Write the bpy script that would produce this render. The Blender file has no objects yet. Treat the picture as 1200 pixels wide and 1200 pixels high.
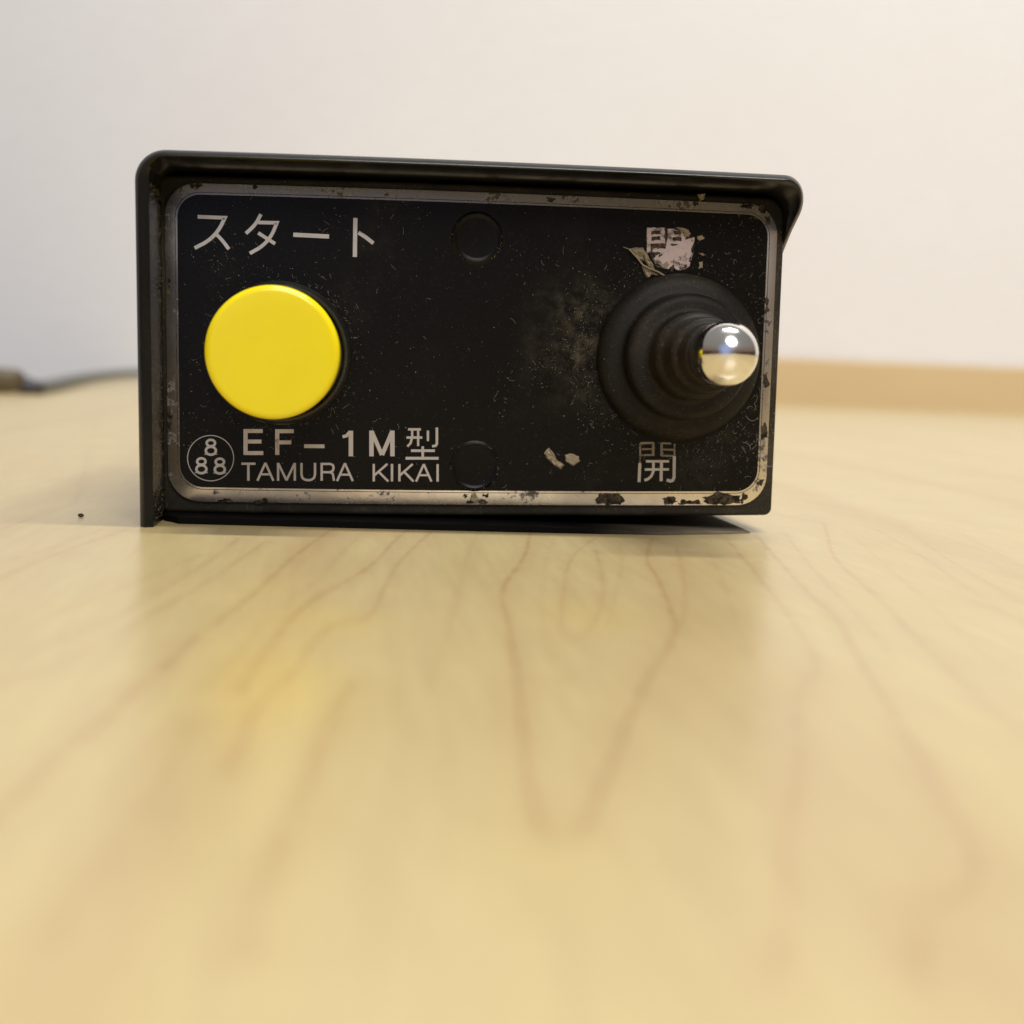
import bpy, math, random
import numpy as np
from mathutils import Matrix, Vector, noise
random.seed(7)
S = 0.001                                   # everything below is written in millimetres
scene = bpy.context.scene
COL = scene.collection

# ------------------------------------------------------------------ camera
# The control box stands rotated by TILT about its depth axis, as its right side is propped up.
TILT = math.radians(1.2)
ca, sa = math.cos(TILT), math.sin(TILT)
BOX_R = np.array([[ca, 0, -sa], [0, 1, 0], [sa, 0, ca]])     # box frame -> world
BOX_O = -(BOX_R @ np.array([-37.0, 0, -2.0]))[2]             # height offset: foot of the left wall at z = 0
F_PX = 1450.0
CP = np.array([-14.134, -146.04, 16.408]); YAW, PITCH, ROLL = 0.12606, 0.11802, 0.020356
def cam_axes():
    f = np.array([math.sin(YAW)*math.cos(PITCH), math.cos(YAW)*math.cos(PITCH), -math.sin(PITCH)])
    r = np.array([math.cos(YAW), -math.sin(YAW), 0.0]); u = np.cross(r, f)
    c, s = math.cos(ROLL), math.sin(ROLL)
    return c*r + s*u, -s*r + c*u, f
CR, CU, CF = cam_axes()
def on_face(px, py, d=0.0):
    """a spot measured on the photograph -> (x, z) mm on the plane of the nameplate, d mm in front of it"""
    v = CF + (px-600)/F_PX*CR - (py-600)/F_PX*CU
    t = (-d - CP[1]) / v[1]
    q = CP + t*v
    return q[0], q[2]
def on_table(px, py, h=0.0):
    """a spot measured on the photograph -> world mm on the table top (h mm above it)"""
    v = BOX_R @ (CF + (px-600)/F_PX*CR - (py-600)/F_PX*CU)
    o = BOX_R @ CP + np.array([0, 0, BOX_O])
    t = (h - o[2]) / v[2]
    return o + t*v
def at_depth(px, py, y):
    v = BOX_R @ (CF + (px-600)/F_PX*CR - (py-600)/F_PX*CU)
    o = BOX_R @ CP + np.array([0, 0, BOX_O])
    return o + (y - o[1]) / v[1]*v

cam = bpy.data.cameras.new('camera'); cam_o = bpy.data.objects.new('camera', cam); COL.objects.link(cam_o)
wr, wu, wf = BOX_R @ CR, BOX_R @ CU, BOX_R @ CF
wp = (BOX_R @ CP + np.array([0, 0, BOX_O]))*S
cam_o.matrix_world = Matrix(((wr[0], wu[0], -wf[0], wp[0]), (wr[1], wu[1], -wf[1], wp[1]), (wr[2], wu[2], -wf[2], wp[2]), (0, 0, 0, 1)))
cam.sensor_width = 36; cam.lens = 36*F_PX/1200
cam.clip_start = 0.002; cam.clip_end = 20
cam.dof.use_dof = True; cam.dof.focus_distance = 0.143; cam.dof.aperture_fstop = 23
scene.camera = cam_o

# ------------------------------------------------------------------ world: the dim room around
W = bpy.data.worlds.new('World'); scene.world = W; W.use_nodes = True
nt = W.node_tree; bg = nt.nodes['Background']
tc = nt.nodes.new('ShaderNodeTexCoord'); sx = nt.nodes.new('ShaderNodeSeparateXYZ')
nt.links.new(tc.outputs['Generated'], sx.inputs[0])
rz = nt.nodes.new('ShaderNodeValToRGB'); rz.color_ramp.interpolation = 'EASE'
e = rz.color_ramp.elements
e[0].position = 0.0; e[0].color = (0.10, 0.065, 0.045, 1)
e[1].position = 1.0; e[1].color = (0.50, 0.49, 0.47, 1)
n = e.new(0.50); n.color = (0.05, 0.028, 0.024, 1)
n = e.new(0.54); n.color = (0.10, 0.062, 0.052, 1)
n = e.new(0.575); n.color = (0.36, 0.25, 0.20, 1)
n = e.new(0.70); n.color = (0.42, 0.40, 0.375, 1)
mz = nt.nodes.new('ShaderNodeMath'); mz.operation = 'MULTIPLY_ADD'; mz.inputs[1].default_value = 0.5; mz.inputs[2].default_value = 0.5
nt.links.new(sx.outputs['Z'], mz.inputs[0]); nt.links.new(mz.outputs[0], rz.inputs[0])
# the side of the room to the left has a cool window-like glow
dn = nt.nodes.new('ShaderNodeVectorMath'); dn.operation = 'DISTANCE'; dn.inputs[1].default_value = (-0.25, -0.94, 0.22)
nt.links.new(tc.outputs['Generated'], dn.inputs[0])
rx = nt.nodes.new('ShaderNodeMapRange'); rx.interpolation_type = 'SMOOTHSTEP'; rx.inputs[1].default_value = 0.55; rx.inputs[2].default_value = 0.08
nt.links.new(dn.outputs['Value'], rx.inputs[0])
mx = nt.nodes.new('ShaderNodeMix'); mx.data_type = 'RGBA'
nt.links.new(rx.outputs[0], mx.inputs['Factor']); nt.links.new(rz.outputs[0], mx.inputs[6]); mx.inputs[7].default_value = (0.62, 0.80, 1.35, 1)
nt.links.new(mx.outputs[2], bg.inputs[0]); bg.inputs[1].default_value = 0.55

# ------------------------------------------------------------------ lamps of the room
def area(name, loc, target, sx_, sy_, power, color, shape='RECTANGLE'):
    l = bpy.data.lights.new(name, 'AREA'); l.shape = shape; l.size = sx_; l.size_y = sy_; l.energy = power; l.color = color
    o = bpy.data.objects.new(name, l); COL.objects.link(o); o.location = loc
    d = (Vector(target) - Vector(loc)).normalized()
    z = -d; x = Vector((1, 0, 0)); x = (x - x.dot(z)*z).normalized(); y = z.cross(x)
    o.matrix_world = Matrix.Translation(loc) @ Matrix((x, y, z)).transposed().to_4x4()
    return o
# long ceiling tube running along the table, almost straight above the box and a little to its right
area('ceiling_tube_lamp', (0.34, -0.06, 1.70), (0.20, 0.10, 0), 0.95, 0.08, 26, (1.0, 0.98, 0.94))
# a second, weaker fixture further back in the room, seen in the polished lever tip
area('far_ceiling_lamp', (0.40, -2.70, 2.40), (-0.1, 0.1, 0.05), 2.1, 2.1, 78, (1.0, 0.99, 0.975), 'DISK')

scene.view_settings.view_transform = 'Standard'; scene.view_settings.look = 'None'
scene.view_settings.exposure = -0.08; scene.view_settings.gamma = 1.0
scene.render.engine = 'CYCLES'
scene.cycles.use_denoising = True

# ------------------------------------------------------------------ material helpers
class NT:
    def __init__(s, name):
        s.m = bpy.data.materials.new(name); s.m.use_nodes = True; s.t = s.m.node_tree; s.b = s.t.nodes['Principled BSDF']
        s.co = s.t.nodes.new('ShaderNodeTexCoord')
    def node(s, k, **kw):
        n = s.t.nodes.new(k)
        for a, v in kw.items(): setattr(n, a, v)
        return n
    def link(s, a, b): s.t.links.new(a, b)
    def noise(s, scale, detail=4, rough=0.55, stretch=None, dist=0.0, loc=(0, 0, 0)):
        n = s.node('ShaderNodeTexNoise'); n.inputs['Scale'].default_value = scale; n.inputs['Detail'].default_value = detail
        n.inputs['Roughness'].default_value = rough; n.inputs['Distortion'].default_value = dist
        mp = s.node('ShaderNodeMapping'); mp.inputs['Location'].default_value = loc
        if stretch: mp.inputs['Scale'].default_value = stretch
        s.link(s.co.outputs['Object'], mp.inputs[0]); s.link(mp.outputs[0], n.inputs['Vector'])
        return n.outputs['Fac']
    def range(s, f, a, b, c=0.0, d=1.0, smooth=False):
        n = s.node('ShaderNodeMapRange'); s.link(f, n.inputs[0])
        if smooth: n.interpolation_type = 'SMOOTHSTEP'
        for i, v in enumerate((a, b, c, d)): n.inputs[i+1].default_value = v
        return n.outputs[0]
    def math(s, op, a, b=None):
        n = s.node('ShaderNodeMath', operation=op)
        for i, v in enumerate((a, b)):
            if v is None: continue
            if isinstance(v, (int, float)): n.inputs[i].default_value = v
            else: s.link(v, n.inputs[i])
        return n.outputs[0]
    def mix(s, f, a, b):
        n = s.node('ShaderNodeMix', data_type='RGBA')
        if isinstance(f, (int, float)): n.inputs[0].default_value = f
        else: s.link(f, n.inputs[0])
        for i, v in ((6, a), (7, b)):
            if isinstance(v, tuple): n.inputs[i].default_value = (*v[:3], 1)
            else: s.link(v, n.inputs[i])
        return n.outputs[2]
    def set(s, **kw):
        names = dict(color='Base Color', rough='Roughness', metal='Metallic', spec='Specular IOR Level', coat='Coat Weight', coat_rough='Coat Roughness')
        for k, v in kw.items():
            i = s.b.inputs[names[k]]
            if isinstance(v, tuple): i.default_value = (*v[:3], 1)
            elif isinstance(v, (int, float)): i.default_value = v
            else: s.link(v, i)
    def bump(s, h, strength=0.3, dist=0.0001):
        n = s.node('ShaderNodeBump'); n.inputs['Strength'].default_value = strength; n.inputs['Distance'].default_value = dist
        s.link(h, n.inputs['Height']); s.link(n.outputs[0], s.b.inputs['Normal'])

def dusty_black(name, base, dust, amount, rough, grain=2500, spec=0.4):
    m = NT(name)
    cloud = m.range(m.noise(90, 5, 0.6), 0.42, 0.75, smooth=True)
    fine = m.range(m.noise(grain, 3, 0.7), 0.55, 0.75)
    f = m.math('MULTIPLY', m.math('ADD', m.math('MULTIPLY', cloud, 0.7), 0.18), m.math('ADD', m.math('MULTIPLY', fine, 0.8), 0.25))
    f = m.math('MINIMUM', m.math('MULTIPLY', f, amount), 1.0)
    m.set(color=m.mix(f, base, dust), rough=m.math('ADD', m.math('MULTIPLY', f, 0.4), rough), spec=spec)
    m.bump(m.noise(grain*0.8, 3), 0.25, 0.00006)
    return m.m
M = {}
M['sleeve'] = dusty_black('black_moulded_plastic', (0.006, 0.006, 0.007), (0.09, 0.07, 0.045), 0.26, 0.28, 2600, 0.28)
M['bezel'] = dusty_black('dusty_black_plastic', (0.012, 0.010, 0.007), (0.17, 0.13, 0.075), 0.95, 0.46, 3600, 0.3)
M['rubber'] = dusty_black('black_rubber', (0.007, 0.0065, 0.0055), (0.16, 0.12, 0.07), 0.8, 0.52, 2600, 0.2)
m = NT('shadow_black'); 
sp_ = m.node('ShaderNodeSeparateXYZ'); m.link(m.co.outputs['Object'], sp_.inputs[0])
m.set(color=m.mix(m.math('MULTIPLY', m.range(sp_.outputs['X'], 0.012, 0.032, smooth=True), m.range(m.noise(300, 5), 0.2, 0.7, 0.6, 1.0)), (0.004, 0.0035, 0.003), (0.24, 0.20, 0.14)), rough=0.7, spec=0.06); M['base'] = m.m  # plate colour pales to the right, painting in the shadow's fade to grey
M['neck'] = dusty_black('worn_dark_sleeve', (0.012, 0.012, 0.011), (0.16, 0.14, 0.10), 0.8, 0.32, 3000, 0.5)

m = NT('black_print_film')
cl = m.range(m.noise(60, 5, 0.6), 0.50, 0.78, smooth=True)
sp = m.range(m.noise(5200, 2, 0.5), 0.66, 0.76)
# grime that has built up beside the lever boot
vd = m.node('ShaderNodeVectorMath', operation='DISTANCE'); m.link(m.co.outputs['Object'], vd.inputs[0]); vd.inputs[1].default_value = (0.0135, 0, 0.0195)
near = m.math('MULTIPLY', m.range(vd.outputs['Value'], 0.0, 0.011, 1.0, 0.0, True), m.range(m.noise(220, 5, 0.65), 0.38, 0.62))
grime = m.math('MULTIPLY', near, m.range(m.noise(700, 5, 0.7), 0.40, 0.72))
f = m.math('MINIMUM', m.math('ADD', m.math('ADD', m.math('MULTIPLY', cl, m.range(m.noise(900, 6, 0.7), 0.35, 0.8, 0.0, 0.22)), m.math('MULTIPLY', sp, 0.22)), m.math('MULTIPLY', grime, 0.7)), 1.0)
m.set(color=m.mix(f, (0.0046, 0.0036, 0.0024), (0.15, 0.12, 0.07)), rough=m.math('ADD', m.math('MULTIPLY', f, 0.5), 0.30), spec=0.16)
m.bump(m.noise(900, 4), 0.10, 0.00005)
M['film'] = m.m

def metal(name, col, rough, dirt, dirt_lo=0.58):
    m = NT(name)
    fine = m.noise(1500, 6, 0.7); big = m.noise(240, 5, 0.65)
    d = m.range(m.math('ADD', m.math('MULTIPLY', fine, 0.45), m.math('MULTIPLY', big, 0.55)), dirt_lo, dirt_lo+0.05)
    haze = m.range(m.noise(130, 4, 0.6), 0.35, 0.7)
    f = m.math('MULTIPLY', d, dirt)
    c = m.mix(haze, col, tuple(x*0.72 for x in col))
    m.set(color=m.mix(f, c, (0.03, 0.02, 0.01)), rough=m.math('ADD', m.math('MULTIPLY', haze, 0.12), rough), metal=m.math('SUBTRACT', 1.0, m.math('MULTIPLY', f, 0.9)))
    m.bump(fine, 0.15, 0.00004)
    return m.m
M['alu'] = metal('bare_aluminium', (0.88, 0.81, 0.74), 0.22, 0.9, 0.555)
M['alu_print'] = metal('bare_aluminium_lettering', (0.62, 0.56, 0.50), 0.42, 0.5, 0.62)
M['alu_worn'] = metal('worn_aluminium_lettering', (0.30, 0.245, 0.18), 0.5, 0.95, 0.53)
M['alu_scraped'] = metal('scraped_aluminium', (0.60, 0.47, 0.43), 0.45, 0.9, 0.50)
m = NT('chrome'); m.set(color=(0.90, 0.88, 0.84), metal=1.0, rough=m.range(m.noise(600, 5), 0.4, 0.7, 0.12, 0.2)); m.bump(m.noise(300, 2), 0.06, 0.0001)
M['chrome'] = m.m
m = NT('yellow_plastic')
m.set(color=m.mix(m.range(m.noise(300, 4), 0.45, 0.75), (0.94, 0.765, 0.008), (0.92, 0.74, 0.010)), rough=m.range(m.noise(180, 5, 0.6), 0.35, 0.7, 0.14, 0.26), spec=0.5); m.bump(m.noise(900, 4), 0.02, 0.00005)
m.b.inputs['Subsurface Weight'].default_value = 0.0
M['yellow'] = m.m
m = NT('lint'); m.set(color=(0.44, 0.40, 0.34), rough=0.8); M['lint'] = m.m
m = NT('dust_specks'); m.set(color=(0.36, 0.32, 0.25), rough=0.9); M['dust'] = m.m
m = NT('brown_dust'); m.set(color=(0.17, 0.135, 0.085), rough=0.9, spec=0.1); M['brown_dust'] = m.m
m = NT('old_glue'); m.set(color=m.mix(m.noise(900, 4), (0.16, 0.12, 0.06), (0.42, 0.35, 0.23)), rough=0.45); m.bump(m.noise(1500, 4), 0.6, 0.0001); M['glue'] = m.m
m = NT('dark_grime'); m.set(color=m.mix(m.range(m.noise(1700, 5, 0.7), 0.4, 0.65), (0.010, 0.007, 0.004), (0.10, 0.075, 0.045)), rough=0.65, spec=0.12); M['grime'] = m.m

# ------------------------------------------------------------------ mesh helpers
def mesh(name, verts, faces, mat, parent=None, smooth=True, sc=S):
    me = bpy.data.meshes.new(name); me.from_pydata([tuple(c*sc for c in v) for v in verts], [], faces)
    me.validate(); me.update()
    if smooth: me.polygons.foreach_set('use_smooth', [len(p.vertices) <= 8 for p in me.polygons])
    me.materials.append(mat)
    o = bpy.data.objects.new(name, me); COL.objects.link(o)
    if parent: o.parent = parent
    return o
def sharp(o, deg=35):
    o.data.set_sharp_from_angle(angle=math.radians(deg)); return o
def lathe(profile, cx, cz, seg=96, wob=None):
    """profile: (radius, distance in front of the nameplate); the axis points at the viewer"""
    V, Fc = [], []
    for i, (r, d) in enumerate(profile):
        for k in range(seg):
            a = 2*math.pi*k/seg
            x, z = (0, 0) if not wob else wob(d)
            rr = r
            V.append((cx + x + rr*math.cos(a), -d, cz + z + rr*math.sin(a)))
    for i in range(len(profile)-1):
        for k in range(seg):
            k2 = (k+1) % seg
            Fc.append((i*seg+k, i*seg+k2, (i+1)*seg+k2, (i+1)*seg+k))
    Fc.append(tuple(reversed(range(seg))))
    Fc.append(tuple(len(V)-seg+k for k in range(seg)))
    return V, Fc
def rrect(x0, z0, x1, z1, r, n=10, bow=0.0, edge=16):
    """rounded rectangle, counter-clockwise; long sides swell outwards by bow"""
    P = []
    rs = r if isinstance(r, tuple) else (r,)*4         # BL BR TR TL
    cs = ((x0+rs[0], z0+rs[0], 180, rs[0]), (x1-rs[1], z0+rs[1], 270, rs[1]), (x1-rs[2], z1-rs[2], 0, rs[2]), (x0+rs[3], z1-rs[3], 90, rs[3]))
    for j, (cx, cz, a0, rr) in enumerate(cs):
        for k in range(n+1):
            a = math.radians(a0 + 90*k/n); P.append((cx + rr*math.cos(a), cz + rr*math.sin(a)))
        if j in (0, 2):
            nx = cs[(j+1) % 4]
            ax = P[-1]; bx = (nx[0], z0) if j == 0 else (nx[0], z1)
            for k in range(1, edge): P.append((ax[0] + (bx[0]-ax[0])*k/edge, ax[1]))
    mx_, hw, mz_ = (x0+x1)/2, (x1-x0)/2, (z0+z1)/2
    return [(x, z + bow*(1-((x-mx_)/hw)**2)*(1 if z > mz_ else -1)*min(1, abs(z-mz_)/((z1-z0)/2))**2) for x, z in P]
def inset(P, d):
    out = []; n = len(P)
    for i in range(n):
        a, b, c = P[i-1], P[i], P[(i+1) % n]
        t = (c[0]-a[0], c[1]-a[1]); l = math.hypot(*t) or 1
        out.append((b[0] - t[1]/l*d, b[1] + t[0]/l*d))
    return out
def slab(P, back, front, bev, steps=4):
    """outline P (x,z) made into a solid from depth back to front (mm in front of the nameplate), rounded front edge"""
    rings = [(0, back), (0, front-bev)]
    for k in range(1, steps+1):
        a = math.pi/2*k/steps; rings.append((bev*(1-math.cos(a)), front-bev+bev*math.sin(a)))
    V, Fc = [], []; n = len(P)
    for d, y in rings:
        V += [(x, -y, z) for x, z in (inset(P, d) if d else P)]
    for i in range(len(rings)-1):
        for k in range(n):
            k2 = (k+1) % n; Fc.append((i*n+k, i*n+k2, (i+1)*n+k2, (i+1)*n+k))
    Fc.append(tuple(reversed(range(n)))); Fc.append(tuple(len(V)-n+k for k in range(n)))
    return V, Fc
def ribbons(strokes, d0, th=0.02, close=False):
    """painted strokes: (width px, [(px, py), ...]) on the nameplate, each a thin raised ribbon"""
    V, Fc = [], []
    for j, (w, pts) in enumerate(strokes):
        d = d0 + 0.002*(j % 7)
        P = [np.array(on_face(*p)) for p in pts]; w = w*0.1035/2; n = len(P)
        closed = np.allclose(P[0], P[-1])
        if closed: P = P[:-1]; n -= 1
        L, Rr = [], []
        for i in range(n):
            a = P[i-1] if (i > 0 or closed) else P[i]; c = P[(i+1) % n] if (i < n-1 or closed) else P[i]
            t1 = P[i]-a; t2 = c-P[i]
            t1 = t1/np.linalg.norm(t1) if np.linalg.norm(t1) > 1e-9 else t2/np.linalg.norm(t2)
            t2 = t2/np.linalg.norm(t2) if np.linalg.norm(t2) > 1e-9 else t1
            t = t1+t2; t = t/(np.linalg.norm(t) or 1); nn = np.array([-t[1], t[0]])
            k = w/max(0.45, float(nn @ np.array([-t1[1], t1[0]])))
            L.append(P[i]+nn*k); Rr.append(P[i]-nn*k)
        b = len(V)
        for a, c in zip(L, Rr):
            V += [(a[0], -d-th, a[1]), (c[0], -d-th, c[1]), (a[0], -d+th, a[1]), (c[0], -d+th, c[1])]
        m_ = n if closed else n-1
        for i in range(m_):
            p, q = b+4*i, b+4*((i+1) % n)
            Fc += [(p, p+1, q+1, q), (p+2, p, q, q+2), (p+1, p+3, q+3, q+1)]
        if not closed: Fc += [(b, b+2, b+3, b+1), (b+4*n-4, b+4*n-3, b+4*n-1, b+4*n-2)]
    return V, Fc
def jag(pts, amp, sub=4, seed=0):
    """roughened closed outline given in photograph spots"""
    r = random.Random(seed); out = []
    n = len(pts)
    for i in range(n):
        a, b = pts[i], pts[(i+1) % n]
        for k in range(sub):
            t = k/sub; out.append((a[0]+(b[0]-a[0])*t + r.uniform(-amp, amp), a[1]+(b[1]-a[1])*t + r.uniform(-amp, amp)))
    return out
def patch(polys, d, th=0.02):
    V, Fc = [], []
    for j, P in enumerate(polys):
        Q = [on_face(*p) for p in P]; n = len(Q); b = len(V); dd = d + 0.0015*(j % 6)
        ar = sum(Q[i-1][0]*Q[i][1]-Q[i][0]*Q[i-1][1] for i in range(n))
        if ar < 0: Q.reverse()
        V += [(x, -dd-th, z) for x, z in Q] + [(x, -dd+th, z) for x, z in Q]
        Fc.append(tuple(range(b, b+n)))
        Fc += [(b+i, b+n+i, b+n+(i+1) % n, b+(i+1) % n) for i in range(n)]
    return V, Fc
def tag(o, label=None, cat=None, kind=None, group=None):
    for k, v in (('label', label), ('category', cat), ('kind', kind), ('group', group)):
        if v: o[k] = v
    return o

# ------------------------------------------------------------------ the table top
A = on_table(0, 459); B = on_table(163, 436.5)        # its left edge, seen behind the cord
# back lip: bottom line on the table through two measured spots
C1 = on_table(900, 473); C2 = on_table(1190, 489)
u = np.array([1.0, -0.12, 0.0]); u /= np.linalg.norm(u)
def on_lip(s): return C1 + u*s
# where the left edge meets the lip line
e1 = B-A
den = e1[0]*u[1]-e1[1]*u[0]; tt = ((C1-A)[0]*u[1]-(C1-A)[1]*u[0])/den
K = A + e1*tt
lipR = on_lip(1200.0)
nrm = np.array([-u[1], u[0], 0.0]); nrm = nrm if nrm[1] > 0 else -nrm
print('table', A, B, K, C1, C2, tt)
outline = [(A[0]-60, -900), (lipR[0], -900), (lipR[0], lipR[1]), (K[0], K[1]), (A[0], A[1]), (A[0]-22, A[1]-90), (A[0]-45, A[1]-200)]
# grain traced as curves on the board (spots read off the photograph, mapped on to the table)
def Lc(pts): return [(x/2, 600+y/2) for x, y in pts]
def Rc(pts): return [(600+x/2, 600+y/2) for x, y in pts]
GR = [
 (.9, Lc([(960, 40), (930, 60), (880, 120), (800, 170), (740, 200), (690, 240), (650, 290), (560, 420)])),
 (.8, Lc([(1020, 40), (1000, 55), (930, 120), (890, 200), (870, 250), (780, 260), (720, 320), (700, 370), (600, 450), (560, 560), (520, 620)])),
 (1.0, Lc([(770, 45), (750, 60), (680, 110), (600, 190), (450, 300), (330, 410), (180, 540), (0, 700), (-80, 780)])),
 (.6, Lc([(620, 70), (480, 170), (330, 250), (200, 330), (0, 400)])),
 (.8, Lc([(345, 25), (330, 30), (150, 90), (0, 155)])),
 (.5, Lc([(470, 100), (330, 160), (150, 230), (0, 290)])),
 (.5, Lc([(300, -60), (150, -10), (0, 40)])),
 (.8, Lc([(830, 400), (780, 470), (730, 620), (680, 740), (600, 900), (590, 1050)])),
 (.5, Lc([(450, 480), (380, 640), (250, 800), (100, 1000)])),
 (1.0, Rc([(42, 50), (40, 60), (30, 110), (-30, 180), (-10, 250), (15, 400), (30, 600), (60, 740), (110, 770), (170, 740), (210, 650), (260, 520), (310, 400), (390, 285), (370, 220), (340, 150), (310, 110), (330, 60)])),
 (.6, Rc([(195, 60), (130, 110), (120, 200), (110, 290), (150, 310), (210, 240), (215, 150), (195, 90)])),
 (.6, Rc([(385, 80), (410, 180), (400, 260), (380, 300)])),
 (.7, Rc([(500, 60), (620, 200), (700, 320), (720, 370), (660, 430), (680, 560), (670, 650), (640, 760), (650, 900), (620, 1100)])),
 (.9, Rc([(560, 40), (700, 200), (760, 240), (820, 360), (900, 480), (1000, 650), (1060, 760), (1100, 850), (1040, 910), (950, 910), (960, 1100)])),
 (.7, Rc([(720, 0), (740, 50), (750, 110), (860, 200), (950, 300), (1080, 420), (1250, 560)])),
 (.5, Rc([(850, 40), (960, 100), (1080, 190), (1250, 290)])),
 (.5, Rc([(900, 20), (1000, 100), (1200, 215)])),
 (.4, Rc([(1000, 20), (1200, 130)])),
 (.6, Lc([(560, 60), (500, 110), (430, 150), (330, 215), (200, 280), (60, 330)])), (.35, Lc([(850, 50), (800, 95), (760, 150), (640, 230), (560, 330), (470, 420)])),
 (.25, Lc([(1120, 50), (1090, 110), (1080, 190), (1040, 300), (1010, 420)])), (.3, Rc([(100, 60), (75, 120), (70, 220), (80, 320), (120, 400)])),
 (.3, Rc([(450, 70), (490, 150), (520, 240), (560, 330)])), (.5, Rc([(640, 50), (700, 130), (800, 230), (900, 350)])), (.5, Lc([(240, 40), (120, 85), (0, 120)])),
 (.35, Rc([(250, 70), (262, 120), (240, 190), (225, 260)])), (.35, Rc([(780, 40), (880, 130), (1010, 240), (1150, 380)])),
]
def smooth_pts(P, it=2):
    for _ in range(it):
        Q = [P[0]]
        for a, b in zip(P, P[1:]): Q += [a*.75+b*.25, a*.25+b*.75]
        P = Q + [P[-1]]
    return P
x0, x1, y0, y1, st = -62.0, 84.0, -121.0, 12.0, 0.25
gx = np.arange(x0, x1+1e-6, st); gy = np.arange(y0, y1+1e-6, st)
X, Y = np.meshgrid(gx, gy); G = np.zeros_like(X); YW = np.zeros_like(X)
for wgt, pts in GR:
    P = smooth_pts([on_table(*p)[:2] for p in pts])
    g = np.zeros_like(X)
    for i, (a, b) in enumerate(zip(P, P[1:])):
        L2 = float((b-a)@(b-a)) or 1e-9
        mnx, mxx, mny, mxy = min(a[0], b[0])-5, max(a[0], b[0])+5, min(a[1], b[1])-5, max(a[1], b[1])+5
        i0, i1 = np.searchsorted(gx, [mnx, mxx]); j0, j1 = np.searchsorted(gy, [mny, mxy])
        if i1 <= i0 or j1 <= j0: continue
        xs, ys = X[j0:j1, i0:i1], Y[j0:j1, i0:i1]
        t = np.clip(((xs-a[0])*(b[0]-a[0])+(ys-a[1])*(b[1]-a[1]))/L2, 0, 1)
        d = np.hypot(xs-a[0]-t*(b[0]-a[0]), ys-a[1]-t*(b[1]-a[1]))
        g[j0:j1, i0:i1] = np.maximum(g[j0:j1, i0:i1], 0.75*np.exp(-(d/0.20)**2) + 0.25*np.exp(-(d/1.5)**2))
    G = np.maximum(G, g*wgt)
for (px, py, r, w) in ((400, 730, 3.5, .7), (690, 720, 4, .6), (330, 810, 5, .8), (640, 1000, 3.0, .3)):  # warm spots in the board; leftmost one paints in the yellow button's reflection
    c = on_table(px, py); YW = np.maximum(YW, w*np.exp(-(((X-c[0])/r)**2+((Y-c[1])/(r*1.6))**2)))
ny_, nx_ = X.shape
Vt = [(float(x), float(y), 0.0) for x, y in zip(X.ravel(), Y.ravel())]
idx = np.arange(nx_*ny_).reshape(ny_, nx_)
Ft = np.stack([idx[:-1, :-1], idx[:-1, 1:], idx[1:, 1:], idx[1:, :-1]], -1).reshape(-1, 4)
# surround: the rest of the top, joined to the fine middle by a frame of big faces that meet it edge to edge
n0 = len(Vt)
bx0, bx1, by0, by1 = float(gx[0]), float(gx[-1]), float(gy[0]), float(gy[-1])
bot = [int(i) for i in idx[0]]; top = [int(i) for i in idx[-1]]; lef = [int(i) for i in idx[:, 0]]; rig = [int(i) for i in idx[:, -1]]
for p in outline: Vt.append((p[0], p[1], 0.0))
o_ = [n0+i for i in range(len(outline))]
# outline order: 0 front-left, 1 front-right, 2 back-right, 3 back-left corner, 4 A, 5, 6
faces_big = [tuple([o_[0], o_[1]] + bot[::-1]), tuple([o_[1], o_[2]] + rig[::-1]), tuple([o_[2], o_[3]] + top), ]
faces_big += [tuple([o_[3], o_[4], o_[5], o_[6], o_[0]] + lef)]
TH = 26.0
n1 = len(Vt)
for p in outline: Vt.append((p[0], p[1], -TH))
rim = [(o_[(i+1) % 7], o_[i], n1+i, n1+(i+1) % 7) for i in range(7)]

m = NT('maple_board')
at = m.node('ShaderNodeAttribute', attribute_name='grain'); ay = m.node('ShaderNodeAttribute', attribute_name='tint_and_reflection')
big = m.noise(14, 4, 0.55, (1.0, 0.30, 1), 0.6)
mid = m.range(m.noise(60, 5, 0.6, (1.0, 0.16, 1), 1.0), 0.45, 0.75)
fib = m.noise(900, 4, 0.65, (1.0, 0.09, 1), 0.2)
pore = m.range(m.noise(2600, 2, 0.5, (1.0, 0.22, 1)), 0.67, 0.76)
porez = m.range(m.noise(70, 3, 0.5), 0.48, 0.66)
wave = m.node('ShaderNodeTexWave'); wave.inputs['Scale'].default_value = 9; wave.inputs['Distortion'].default_value = 9; wave.inputs['Detail'].default_value = 3
wave.inputs['Detail Scale'].default_value = 0.7
mp = m.node('ShaderNodeMapping'); mp.inputs['Scale'].default_value = (1.0, 0.16, 1); m.link(m.co.outputs['Object'], mp.inputs[0]); m.link(mp.outputs[0], wave.inputs[0])
col = m.mix(m.range(big, 0.35, 0.68), (0.60, 0.485, 0.245), (0.55, 0.435, 0.205))
col = m.mix(m.math('MULTIPLY', mid, 0.30), col, (0.45, 0.32, 0.17))
col = m.mix(m.math('MULTIPLY', m.range(wave.outputs['Fac'], 0.80, 1.0), 0.22), col, (0.40, 0.25, 0.11))
col = m.mix(m.math('MULTIPLY', m.range(fib, 0.35, 0.7), 0.28), col, (0.38, 0.26, 0.13))
col = m.mix(m.math('MULTIPLY', ay.outputs['Fac'], 0.45), col, (0.62, 0.46, 0.14))
gr = m.math('MULTIPLY', at.outputs['Fac'], m.range(m.noise(420, 5, 0.7), 0.3, 0.65, 0.25, 1.15))
col = m.mix(m.math('MULTIPLY', gr, 0.68), col, (0.36, 0.19, 0.075))
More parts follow.
